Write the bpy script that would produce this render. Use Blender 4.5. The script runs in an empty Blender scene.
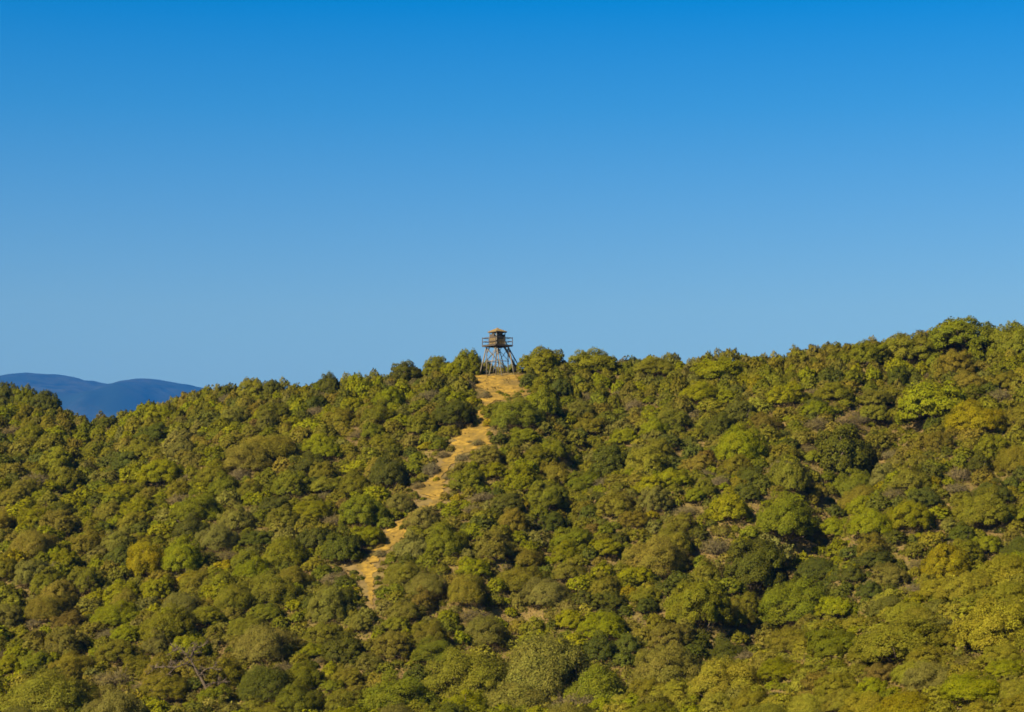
import bpy, math
import numpy as np
from mathutils import Vector

R = math.radians
rng = np.random.RandomState(7)
scene = bpy.context.scene
COL = scene.collection

# ------------------------------------------------------------------ camera
W, H = 1024, 712
HFOV = R(28.0)
F = (W / 2) / math.tan(HFOV / 2)
PITCH = R(5.67)
cd = bpy.data.cameras.new("camera")
cam = bpy.data.objects.new("camera", cd)
COL.objects.link(cam)
cd.sensor_width = 36.0
cd.angle = HFOV
cd.clip_start = 0.5
cd.clip_end = 40000
cam.location = (0, 0, 0)
cam.rotation_euler = (math.pi / 2 + PITCH, 0, 0)
scene.camera = cam
CP, SP = math.cos(PITCH), math.sin(PITCH)


def ray(x, y):
    u, v = (x - W / 2) / F, (H / 2 - y) / F
    d = np.array([u, CP - v * SP, SP + v * CP])
    return d / np.linalg.norm(d)


def project(P):
    P = np.asarray(P, float)
    dz = P[..., 1] * CP + P[..., 2] * SP
    up = -P[..., 1] * SP + P[..., 2] * CP
    return W / 2 + F * P[..., 0] / dz, H / 2 - F * up / dz, dz


def slope_of_row(row):
    return np.tan(PITCH + np.arctan((H / 2 - row) / F))


# ------------------------------------------------------------------ terrain
def value_noise(x, y, seed):
    xi, yi = np.floor(x).astype(int), np.floor(y).astype(int)
    xf, yf = x - xi, y - yi
    xf, yf = xf * xf * (3 - 2 * xf), yf * yf * (3 - 2 * yf)

    def h(a, b):
        n = (a * 374761393 + b * 668265263 + seed * 1442695041) & 0x7FFFFFFF
        n = ((n ^ (n >> 13)) * 1274126177) & 0x7FFFFFFF
        return ((n ^ (n >> 16)) & 0xFFFF) / 65535.0

    return (h(xi, yi) * (1 - xf) + h(xi + 1, yi) * xf) * (1 - yf) + (h(xi, yi + 1) * (1 - xf) + h(xi + 1, yi + 1) * xf) * yf


CREST_X = [-200, -60, 0, 30, 58, 70, 88, 112, 150, 200, 250, 300, 330, 400, 440, 470, 497, 530, 560, 640, 700, 740, 800, 840, 880, 920, 960, 990, 1024, 1100, 1250]
CREST_R = [404, 406, 408, 409, 411, 425, 429, 427, 416, 402, 395, 394, 390, 380, 374, 373, 371, 371, 370, 366, 368, 366, 361, 354, 347, 343, 339, 345, 342, 336, 328]
DEPTH_X = [-200, 0, 100, 300, 500, 700, 900, 1024, 1250]
DEPTH_Y = [350, 335, 322, 305, 300, 300, 294, 290, 285]
SPUR_X = [-200, 0, 250, 400, 520, 620, 680, 760, 830, 900, 960, 1024, 1120, 1250]
SPUR_R = [730, 722, 728, 722, 716, 708, 690, 658, 630, 604, 584, 567, 540, 518]
Y_LOW, Y_SPUR = 188.0, 152.0


def terrain(X, Y):
    X, Y = np.asarray(X, float), np.asarray(Y, float)
    Ye = np.clip(Y, 120, 330)
    xp = W / 2 + F * X / Ye
    xs = xp
    yc = np.interp(xs, DEPTH_X, DEPTH_Y)
    zc = yc * slope_of_row(np.interp(xs, CREST_X, CREST_R))
    zb = Y_LOW * slope_of_row(706.0)
    t = (Y - Y_LOW) / (yc - Y_LOW)
    up = np.where(t < 0, t * 0.9, np.where(t < 1, t * (1.14 - 0.14 * t), 1.0))
    main = zb + (zc - zb) * up
    d = np.clip(Y - yc, 0, None)
    main = main - 0.22 * d * d / (d + 14)
    main = np.maximum(main, -24 + 0 * main)
    # gully that runs down to the right of the middle, and gentle folds of the slope
    fade = np.clip(t * 4, 0, 1) * np.clip((1.03 - t) * 4, 0, 1)
    gx = np.interp(np.clip(t, 0, 1), [0, 0.3, 0.6, 0.8, 1], [735, 800, 870, 900, 930])
    main = main - 4.6 * np.exp(-((xp - gx) / 42.0) ** 2) * fade
    gx2 = np.interp(np.clip(t, 0, 1), [0, 0.4, 1], [470, 560, 620])
    main = main - 2.4 * np.exp(-((xp - gx2) / 32.0) ** 2) * fade
    main = main + (value_noise(X / 17.0 + 40, Y / 17.0 + 9, 3) - 0.5) * 2.6 * fade
    zs = Y_SPUR * slope_of_row(np.interp(W / 2 + F * X / Y_SPUR, SPUR_X, SPUR_R))
    dy = Y - Y_SPUR
    spur = zs - np.where(dy > 0, 0.5 * dy * dy / (dy + 6), 0.2 * dy * dy / (np.abs(dy) + 8))
    spur = np.maximum(spur, -24)
    near = -1.8 - 0.3 * np.clip(Y, 0, None)
    k = 1.2
    m = np.maximum(main, spur)
    z = m + np.log(np.exp((main - m) / k) + np.exp((spur - m) / k)) * k - k * 0.1
    z = np.where(Y < 95, np.maximum(near, -24.0), z)
    w = np.clip((Y - 80) / 25, 0, 1)
    z = z * w + np.maximum(near, -24.0) * (1 - w)
    z = z + (value_noise(X / 4.0 + 7, Y / 4.0 + 3, 5) - 0.5) * 0.5 * np.clip(Y / 60, 0, 1)
    return z


def ground_hit(x, y, y0=100.0, y1=345.0):
    d = ray(x, y)
    ts = np.arange(y0, y1, 0.4) / d[1]
    P = ts[:, None] * d[None]
    below = P[:, 2] <= terrain(P[:, 0], P[:, 1])
    i = int(np.argmax(below))
    if not below[i]:
        return None
    return P[i]


# ------------------------------------------------------------------ mesh helpers
def new_mesh(name, V, faces_idx, sizes, mat, smooth=False, attrs=None):
    me = bpy.data.meshes.new(name)
    V = np.asarray(V, np.float32)
    faces_idx = np.asarray(faces_idx, np.int32)
    sizes = np.asarray(sizes, np.int32)
    me.vertices.add(len(V))
    me.vertices.foreach_set("co", V.ravel())
    me.loops.add(len(faces_idx))
    me.loops.foreach_set("vertex_index", faces_idx)
    me.polygons.add(len(sizes))
    starts = np.concatenate([[0], np.cumsum(sizes)[:-1]]).astype(np.int32)
    me.polygons.foreach_set("loop_start", starts)
    me.polygons.foreach_set("use_smooth", np.full(len(sizes), smooth, bool))
    for k, (typ, arr) in (attrs or {}).items():
        a = me.attributes.new(k, typ, "FACE")
        a.data.foreach_set({"FLOAT": "value", "FLOAT_COLOR": "color", "FLOAT_VECTOR": "vector"}[typ], np.asarray(arr, np.float32).ravel())
    me.update(calc_edges=True)
    me.validate()
    me.materials.append(mat)
    return me


def link(name, me, parent=None, loc=None):
    o = bpy.data.objects.new(name, me)
    COL.objects.link(o)
    if parent is not None:
        o.parent = parent
    if loc is not None:
        o.location = loc
    return o


class MB:
    """collects boxes, bars and tubes into one mesh"""

    def __init__(self):
        self.V, self.I, self.S, self.n = [], [], [], 0

    def add(self, v, faces):
        self.V.append(np.asarray(v, float))
        for f in faces:
            self.I.extend([i + self.n for i in f])
            self.S.append(len(f))
        self.n += len(v)

    def bar(self, a, b, w, h, up=(0, 0, 1)):
        a, b, up = np.asarray(a, float), np.asarray(b, float), np.asarray(up, float)
        d = b - a
        d /= np.linalg.norm(d)
        s = np.cross(d, up)
        if np.linalg.norm(s) < 1e-3:
            s = np.cross(d, (1, 0, 0))
        s /= np.linalg.norm(s)
        u = np.cross(s, d)
        c = [(-1, -1), (1, -1), (1, 1), (-1, 1)]
        v = [p + s * i * w / 2 + u * j * h / 2 for p in (a, b) for i, j in c]
        self.add(v, [(3, 2, 1, 0), (4, 5, 6, 7), (0, 1, 5, 4), (1, 2, 6, 5), (2, 3, 7, 6), (3, 0, 4, 7)])

    def tube(self, pts, rad, n=7):
        pts = [np.asarray(p, float) for p in pts]
        vs, fs = [], []
        ref = np.array([0.31, 0.87, 0.12])
        for k, p in enumerate(pts):
            d = pts[min(k + 1, len(pts) - 1)] - pts[max(k - 1, 0)]
            d /= np.linalg.norm(d) + 1e-9
            s = np.cross(d, ref)
            s /= np.linalg.norm(s) + 1e-9
            u = np.cross(s, d)
            for j in range(n):
                a = 2 * math.pi * j / n
                vs.append(p + (s * math.cos(a) + u * math.sin(a)) * rad[k])
        for k in range(len(pts) - 1):
            for j in range(n):
                fs.append((k * n + j, k * n + (j + 1) % n, (k + 1) * n + (j + 1) % n, (k + 1) * n + j))
        fs.append(tuple(range(n - 1, -1, -1)))
        m = (len(pts) - 1) * n
        fs.append(tuple(range(m, m + n)))
        self.add(vs, fs)

    def mesh(self, name, mat, smooth=False):
        return new_mesh(name, np.concatenate(self.V), self.I, self.S, mat, smooth)

    def build(self, name, mat, parent=None, smooth=False):
        return link(name, self.mesh(name, mat, smooth), parent)


# ------------------------------------------------------------------ materials
def nodes_of(name):
    m = bpy.data.materials.new(name)
    m.use_nodes = True
    nt = m.node_tree
    nt.nodes.clear()
    out = nt.nodes.new("ShaderNodeOutputMaterial")
    return m, nt, out


def N(nt, typ, **kw):
    n = nt.nodes.new(typ)
    for k, v in kw.items():
        setattr(n, k, v)
    return n


def leaf_material(name, from_object):
    m, nt, out = nodes_of(name)
    L = nt.links.new
    if from_object:
        src = N(nt, "ShaderNodeObjectInfo").outputs["Color"]
    else:
        src = N(nt, "ShaderNodeAttribute", attribute_name="tint").outputs["Color"]
    var = N(nt, "ShaderNodeAttribute", attribute_name="var")
    age = N(nt, "ShaderNodeAttribute", attribute_name="age")
    val = N(nt, "ShaderNodeMapRange")
    val.inputs["To Min"].default_value = 0.74
    val.inputs["To Max"].default_value = 1.40
    L(var.outputs["Fac"], val.inputs["Value"])
    hue = N(nt, "ShaderNodeMapRange")
    hue.inputs["To Min"].default_value = 0.482
    hue.inputs["To Max"].default_value = 0.515
    L(age.outputs["Fac"], hue.inputs["Value"])
    hsv = N(nt, "ShaderNodeHueSaturation")
    L(src, hsv.inputs["Color"])
    L(val.outputs[0], hsv.inputs["Value"])
    L(hue.outputs[0], hsv.inputs["Hue"])
    # a few leaves are dry
    dry = N(nt, "ShaderNodeMath", operation="GREATER_THAN")
    L(age.outputs["Fac"], dry.inputs[0])
    dry.inputs[1].default_value = 0.93
    dm = N(nt, "ShaderNodeMath", operation="MULTIPLY")
    L(dry.outputs[0], dm.inputs[0])
    dm.inputs[1].default_value = 0.55
    mix = N(nt, "ShaderNodeMix", data_type="RGBA")
    L(dm.outputs[0], mix.inputs["Factor"])
    L(hsv.outputs[0], mix.inputs["A"])
    mix.inputs["B"].default_value = (0.13, 0.085, 0.03, 1)
    col = mix.outputs["Result"]
    # a spray of many tiny leaves is lit as the rounded clump it belongs to
    na = N(nt, "ShaderNodeAttribute", attribute_name="clump_normal")
    vt = N(nt, "ShaderNodeVectorTransform", vector_type="NORMAL", convert_from="OBJECT", convert_to="WORLD")
    L(na.outputs["Vector"], vt.inputs[0])
    vn = N(nt, "ShaderNodeVectorMath", operation="NORMALIZE")
    L(vt.outputs[0], vn.inputs[0])
    d = N(nt, "ShaderNodeBsdfPrincipled")
    L(vn.outputs[0], d.inputs["Normal"])
    d.inputs["Roughness"].default_value = 0.6
    d.inputs["Specular IOR Level"].default_value = 0.06
    L(col, d.inputs["Base Color"])
    t = N(nt, "ShaderNodeBsdfTranslucent")
    L(col, t.inputs["Color"])
    L(vn.outputs[0], t.inputs["Normal"])
    ms = N(nt, "ShaderNodeMixShader")
    ms.inputs[0].default_value = 0.42
    L(d.outputs[0], ms.inputs[1])
    L(t.outputs[0], ms.inputs[2])
    L(ms.outputs[0], out.inputs["Surface"])
    return m


def noise_material(name, c1, c2, scale, rough=0.9, c3=None, bump=0.0, stretch=None, detail=6.0, lo=0.35, hi=0.65):
    m, nt, out = nodes_of(name)
    L = nt.links.new
    tc = N(nt, "ShaderNodeTexCoord")
    co = tc.outputs["Object"]
    if stretch:
        mp = N(nt, "ShaderNodeMapping")
        mp.inputs["Scale"].default_value = stretch
        L(co, mp.inputs["Vector"])
        co = mp.outputs[0]
    n = N(nt, "ShaderNodeTexNoise")
    n.inputs["Scale"].default_value = scale
    n.inputs["Detail"].default_value = detail
    n.inputs["Roughness"].default_value = 0.65
    L(co, n.inputs["Vector"])
    r = N(nt, "ShaderNodeValToRGB")
    e = r.color_ramp.elements
    e[0].position, e[0].color = lo, (*c1, 1)
    e[1].position, e[1].color = hi, (*c2, 1)
    L(n.outputs["Fac"], r.inputs[0])
    col = r.outputs[0]
    if c3:
        n2 = N(nt, "ShaderNodeTexNoise")
        n2.inputs["Scale"].default_value = scale * 0.23
        n2.inputs["Detail"].default_value = 4
        L(co, n2.inputs["Vector"])
        mr = N(nt, "ShaderNodeMapRange")
        mr.inputs["From Min"].default_value = 0.45
        mr.inputs["From Max"].default_value = 0.62
        L(n2.outputs["Fac"], mr.inputs["Value"])
        mx = N(nt, "ShaderNodeMix", data_type="RGBA")
        L(mr.outputs[0], mx.inputs["Factor"])
        L(col, mx.inputs["A"])
        mx.inputs["B"].default_value = (*c3, 1)
        col = mx.outputs["Result"]
    b = N(nt, "ShaderNodeBsdfPrincipled")
    b.inputs["Roughness"].default_value = rough
    b.inputs["Specular IOR Level"].default_value = 0.2
    L(col, b.inputs["Base Color"])
    if bump:
        bp = N(nt, "ShaderNodeBump")
        bp.inputs["Strength"].default_value = 0.8
        bp.inputs["Distance"].default_value = bump
        L(n.outputs["Fac"], bp.inputs["Height"])
        L(bp.outputs[0], b.inputs["Normal"])
    L(b.outputs[0], out.inputs["Surface"])
    return m


M_LEAF = leaf_material("shrub_leaves", True)
M_LEAF_MASS = leaf_material("scrub_leaves", False)
M_BARK = noise_material("bark", (0.075, 0.055, 0.042), (0.17, 0.13, 0.10), 9.0, bump=0.02, stretch=(1, 1, 0.3))
M_DEAD = noise_material("dead_wood", (0.062, 0.045, 0.030), (0.125, 0.095, 0.066), 7.0, bump=0.02, stretch=(1, 1, 0.3))
M_TWIG = noise_material("dry_twigs", (0.085, 0.068, 0.038), (0.165, 0.130, 0.072), 7.0)
M_SOIL = noise_material("slope_soil", (0.085, 0.058, 0.022), (0.17, 0.115, 0.035), 0.9, c3=(0.12, 0.09, 0.025), bump=0.08)
M_SAND = noise_material("sandy_track", (0.115, 0.072, 0.012), (0.285, 0.180, 0.024), 1.3, c3=(0.120, 0.080, 0.016), bump=0.14)
M_POLE = noise_material("weathered_pole", (0.120, 0.103, 0.080), (0.225, 0.195, 0.150), 3.0, bump=0.01, stretch=(4, 4, 0.6))
M_BOARD = noise_material("brown_boards", (0.095, 0.066, 0.030), (0.18, 0.128, 0.058), 5.0, bump=0.008, stretch=(3, 3, 0.5))
M_RAIL = noise_material("dark_rail_timber", (0.045, 0.036, 0.030), (0.095, 0.075, 0.058), 6.0)
M_STEPS = noise_material("dark_stair_timber", (0.045, 0.037, 0.032), (0.10, 0.08, 0.065), 6.0)
M_ROOF = noise_material("heather_roof", (0.115, 0.080, 0.030), (0.215, 0.150, 0.060), 9.0, bump=0.03, stretch=(1, 1, 0.5))
M_MOUNT = noise_material("mountain_forest", (0.004, 0.012, 0.008), (0.040, 0.045, 0.028), 0.009, c3=(0.014, 0.026, 0.014), detail=10)

# ------------------------------------------------------------------ ground sheet
def axis(fine0, fine1, step, far0, far1):
    mid = np.arange(fine0, fine1 + 0.01, step)
    a, s = [fine1], step
    while a[-1] < far1:
        s *= 1.28
        a.append(min(a[-1] + s, far1))
    b, s = [fine0], step
    while b[-1] > far0:
        s *= 1.28
        b.append(max(b[-1] - s, far0))
    return np.concatenate([b[:0:-1], mid, a[1:]])


gx = axis(-110, 110, 1.6, -20000, 20000)
gy = axis(90, 345, 1.6, -350, 21000)
GX, GY = np.meshgrid(gx, gy)
GZ = terrain(GX, GY)
nx, ny = len(gx), len(gy)
idx = np.arange(nx * ny).reshape(ny, nx)
Q = np.stack([idx[:-1, :-1], idx[:-1, 1:], idx[1:, 1:], idx[1:, :-1]], -1).reshape(-1)
ground = link("ground", new_mesh("ground", np.stack([GX, GY, GZ], -1).reshape(-1, 3), Q, np.full(len(Q) // 4, 4), M_SOIL, True))
ground["kind"] = "structure"


def patch(name, rows, mat, lift=0.05, kind="structure"):
    """strip of bare ground: (pixel row, left edge, right edge) traced on the slope, laid on the terrain, with a frayed edge"""
    rows = np.array(rows, float)
    ys = np.linspace(rows[0, 0], rows[-1, 0], max(6, int(abs(rows[-1, 0] - rows[0, 0]) / 1.5)))
    if rows[0, 0] > rows[-1, 0]:
        rows = rows[::-1]
    n = 13
    grid = []
    for k, y in enumerate(ys):
        a, b = np.interp(y, rows[:, 0], rows[:, 1]), np.interp(y, rows[:, 0], rows[:, 2])
        a += rng.uniform(-1, 1) * min(5, (b - a) * 0.3)
        b += rng.uniform(-1, 1) * min(5, (b - a) * 0.3)
        P = [ground_hit(a + (b - a) * j / (n - 1), y) for j in range(n)]
        if any(p is None for p in P):
            continue
        grid.append(P)
    G = np.array(grid)
    # lie on the ground sheet itself (its own triangles sag a little between grid points)
    G[..., 2] = terrain(G[..., 0], G[..., 1]) + lift
    m = len(G)
    ii = np.arange(m * n).reshape(m, n)
    q = np.stack([ii[:-1, :-1], ii[:-1, 1:], ii[1:, 1:], ii[1:, :-1]], -1).reshape(-1)
    o = link(name, new_mesh(name, G.reshape(-1, 3), q, np.full(len(q) // 4, 4), mat, True))
    o["kind"] = kind
    return o, G.reshape(-1, 3)


TRACK = [(606, 370, 373), (591, 367, 374), (578, 364, 374), (566, 354, 377), (560, 355, 380), (551, 371, 390), (541, 384, 405), (533, 386, 406),
         (524, 396, 409), (512, 412, 424), (503, 432, 443), (496, 426, 445), (489, 418, 445), (484, 420, 443), (477, 434, 444), (469, 440, 450), (459, 445, 458),
         (453, 452, 470), (448, 451, 482), (443, 452, 494), (437, 452, 493), (429, 460, 491), (421, 470, 487), (409, 479, 486), (403, 482, 492), (398, 482, 512),
         (394, 483, 531), (389, 480, 530), (383, 479, 522), (376, 477, 518), (371, 479, 518)]
TRACK = [(y_, (a_ + b_) / 2 - (b_ - a_) * (0.41 if y_ > 500 else 0.45), (a_ + b_) / 2 + (b_ - a_) * (0.41 if y_ > 500 else 0.45)) if y_ > 402 else (y_, a_, b_) for (y_, a_, b_) in TRACK]
path, PATH_PTS = patch("path", TRACK, M_SAND, 0.08)
bare_a, BA = patch("bare_ground", [(492, 838, 862), (488, 850, 876), (484, 862, 884), (480, 868, 888)], M_SAND, 0.08)

# ------------------------------------------------------------------ far mountains (real ridge, about fourteen kilometres off)
def ridge(name, xs, rows, Y0, depth, base, seed):
    az = np.linspace(xs[0], xs[-1], 640)
    top = np.interp(az, xs, rows)
    top = np.convolve(np.pad(top, 3, mode="edge"), np.ones(7) / 7, "valid")
    prof = np.linspace(-1, 1, 71)
    V = np.zeros((len(prof), len(az), 3))
    zt = Y0 * slope_of_row(top)
    for k, p in enumerate(prof):
        Yk = Y0 + p * depth
        Xk = (az - W / 2) / F * Y0 * (1 + 0 * p)
        s = 1 - abs(p) ** 1.25
        nz = (value_noise(Xk / 520.0 + 11, Yk / 820.0 + 5, seed) - 0.5) * 380 + (value_noise(Xk / 150.0, Yk / 220.0, seed + 1) - 0.5) * 100
        z = base + (zt - base) * s + nz * s * (1 - s) * 3.2 + (value_noise(Xk / 65.0, Yk / 80.0, seed + 2) - 0.5) * 9 * s
        V[k, :, 0], V[k, :, 1], V[k, :, 2] = Xk, Yk, z
    m, n = V.shape[:2]
    ii = np.arange(m * n).reshape(m, n)
    q = np.stack([ii[:-1, :-1], ii[:-1, 1:], ii[1:, 1:], ii[1:, :-1]], -1).reshape(-1)
    o = link(name, new_mesh(name, V.reshape(-1, 3), q, np.full(len(q) // 4, 4), M_MOUNT, True))
    o["kind"] = "structure"
    return o


ridge("mountain", [-700, -420, -200, -80, 0, 20, 40, 60, 80, 100, 110, 122, 138, 150, 175, 205, 240, 300, 420], [440, 405, 388, 378, 375, 373, 373, 375.5, 379, 383, 384, 380.5, 378, 379, 383, 388, 395, 408, 440], 14000, 3600, -24, 21)

# ------------------------------------------------------------------ plant prototypes
def unit(v):
    return v / (np.linalg.norm(v, axis=-1, keepdims=True) + 1e-9)


def leaf_quads(P, Nrm, size, r, aspect=0.55, up=0.0):
    """one small kite-shaped leaf spray at every point P, facing roughly along Nrm"""
    n = len(P)
    nn = unit(Nrm + r.normal(0, 0.38, (n, 3)))
    t = unit(np.cross(nn, unit(r.normal(0, 1, (n, 3)) + np.array([0, 0, up]))))
    b = np.cross(nn, t)
    s = (size * r.uniform(0.6, 1.4, n))[:, None]
    V = np.stack([P - b * s * 0.5, P + t * s * aspect * 0.5 + nn * s * 0.08, P + b * s * 0.55, P - t * s * aspect * 0.5 + nn * s * 0.08], 1)
    return V


def crown_points(r, n_clump, n_leaf, rx, hz, z0, kind):
    """points and outward directions of leaf sprays over a lumpy crown. rx radius, hz height of the crown, z0 where it starts"""
    g = math.pi * (3 - math.sqrt(5))
    ph = r.uniform(0, 6.28)
    # a crown is several uneven domes grown together
    n_lobe = r.randint(4, 7)
    L = [(0.0, 0.0, rx * r.uniform(0.58, 0.72), hz * r.uniform(0.86, 1.0))]
    for j in range(n_lobe):
        an = ph + j * 6.28 / n_lobe + r.normal(0, 0.35)
        lr = rx * r.uniform(0.36, 0.58)
        d = rx * r.uniform(0.86, 1.0) - lr
        L.append((math.cos(an) * d, math.sin(an) * d, lr, hz * r.uniform(0.5, 0.95)))
    flat = 0.62 if kind == "umbrella" else 1.0
    cl, cr, cn = [], [], []
    per = max(8, int(n_clump * 3.8 / len(L)))
    for (lx, ly, lr, lh) in L:
        for i in range(per):
            c = 1 - (i + 0.5) / per * 1.15
            th = i * g + ph + r.normal(0, 0.25)
            sn_ = math.sqrt(max(0.0, 1 - min(1, abs(c)) ** 2))
            w = 0.78 + r.normal(0, 0.085)
            v = np.array([lx + math.cos(th) * sn_ * lr * w, ly + math.sin(th) * sn_ * lr * w, 0.0])
            zz = max(c, -0.15)
            v[2] = z0 + (zz ** flat if zz > 0 else zz) * lh * w
            inside = False
            for (ox, oy, orr, oh) in L:
                if (ox, oy, orr, oh) == (lx, ly, lr, lh):
                    continue
                if ((v[0] - ox) / orr) ** 2 + ((v[1] - oy) / orr) ** 2 + (max(0, v[2] - z0) / oh) ** 2 < 0.5:
                    inside = True
            if inside:
                continue
            cl.append(v)
            cn.append(unit(np.array([v[0] - lx, v[1] - ly, (v[2] - z0) * (lr / lh) * 0.9 + 0.12 * lr])))
            cr.append(lr * r.uniform(0.20, 0.42))
    cl, cr, cn = np.array(cl), np.array(cr), np.array(cn)
    k = r.choice(len(cl), n_leaf, p=cr ** 2 / (cr ** 2).sum())
    d = unit(r.normal(0, 1, (n_leaf, 3)))
    out = cn[k]
    flip = (d * out).sum(1) < -0.25
    d[flip] *= -1
    d[:, 2] = np.where((d[:, 2] < -0.5), -d[:, 2] * 0.5, d[:, 2])
    rad = cr[k] * (1.04 - 0.34 * r.rand(n_leaf) ** 1.6)
    if kind == "loose":
        rad = cr[k] * (1.12 - 0.42 * r.rand(n_leaf) ** 1.3)
    sq = np.array([1, 1, 0.8 if kind != "umbrella" else 0.6])
    P = cl[k] + d * rad[:, None] * sq
    nrm = unit(d + out * 0.6 + np.array([0, 0, 0.2]))
    return P, nrm, cl, cr, k


def foliage_arrays(seed, kind, n_clump, n_leaf, size, rx=2.0, hz=2.0, z0=0.25):
    r = np.random.RandomState(seed)
    P, nrm, cl, cr, k = crown_points(r, n_clump, n_leaf, rx, hz, z0, kind)
    # inner fill so the crown is not hollow
    m = n_leaf // 5
    Pi = unit(r.normal(0, 1, (m, 3)))
    Pi[:, 2] = np.abs(Pi[:, 2]) * (hz / rx) * 0.95
    Pi = Pi * (r.uniform(0.45, 0.8, m) * rx)[:, None] + np.array([0, 0, z0])
    sprig = n_leaf // (14 if kind != "loose" else 7)
    n_clump = len(cl)
    ks = r.randint(0, n_clump, sprig)
    ds = unit(unit(cl[ks] - np.array([0, 0, z0])) + np.array([0, 0, 0.7]) + r.normal(0, 0.35, (sprig, 3)))
    Ps = cl[ks] + ds * (cr[ks] * r.uniform(0.85, 1.15, sprig))[:, None]
    PP = np.concatenate([P, Pi, Ps])
    NN = np.concatenate([nrm, unit(Pi - np.array([0, 0, z0])), unit(ds + r.normal(0, 0.8, ds.shape))])
    V = leaf_quads(PP, NN, size, r, 0.62 if kind != "loose" else 0.42, 1.2 if kind == "loose" else 0.0)
    cv = r.uniform(0, 1, n_clump)                 # each clump of new growth has its own tone
    var = np.concatenate([0.35 * cv[k] + 0.65 * r.rand(n_leaf), r.rand(m) * 0.6, 0.3 + 0.7 * r.rand(sprig)])
    ca = r.uniform(0, 1, n_clump)
    age = np.concatenate([0.55 * ca[k] + 0.45 * r.rand(n_leaf), r.rand(m), r.rand(sprig)])
    V[..., 2] = np.maximum(V[..., 2], -0.5)
    dome = unit(PP / np.array([rx, rx, hz]) * np.array([1, 1, 1.0]) + np.array([0, 0, 0.15]))
    sn = unit(NN * 0.55 + dome * 0.52 + r.normal(0, 0.22, NN.shape))
    return V, var, age, cl, cr, sn


def leaf_mesh(name, V, var, age, mat, tint=None, sn=None):
    n = len(V)
    at = {"var": ("FLOAT", var), "age": ("FLOAT", age), "clump_normal": ("FLOAT_VECTOR", sn)}
    if tint is not None:
        at["tint"] = ("FLOAT_COLOR", np.concatenate([tint, np.ones((n, 1))], 1))
    return new_mesh(name, V.reshape(-1, 3), np.arange(n * 4), np.full(n, 4), mat, False, at)


def stem_mesh(name, seed, cl, n, z0, rad, mat, lean=0.25):
    r = np.random.RandomState(seed + 99)
    mb = MB()
    for i in r.choice(len(cl), min(n, len(cl)), replace=False):
        b = np.array([r.normal(0, 0.18), r.normal(0, 0.18), -0.5])
        e = cl[i] * 0.96
        mid = b * 0.45 + e * 0.55 + np.array([r.normal(0, lean), r.normal(0, lean), -0.15])
        mb.tube([b, b * 0.6 + mid * 0.4 + np.array([0, 0, 0.12]), mid, e], [rad, rad * 0.8, rad * 0.6, rad * 0.25], 5)
    return mb.mesh(name, mat, True)


def trunk_mesh(name, seed, cl, rx, hz, z0, mat):
    r = np.random.RandomState(seed + 55)
    mb = MB()
    fork = np.array([r.normal(0, 0.12), r.normal(0, 0.12), z0 + hz * 0.05])
    mb.tube([(0, 0, -0.7), (0.03, 0.02, 0.1), fork * 0.6, fork], [0.27, 0.2, 0.17, 0.14], 8)
    for i in r.choice(len(cl), min(11, len(cl)), replace=False):
        e = cl[i] * 0.95
        mid = fork * 0.5 + e * 0.5 + np.array([r.normal(0, 0.2), r.normal(0, 0.2), -0.1])
        mb.tube([fork - np.array([0, 0, 0.1]), mid, e], [0.10, 0.07, 0.02], 6)
    return mb.mesh(name, mat, True)


PROTO = {}


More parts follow.
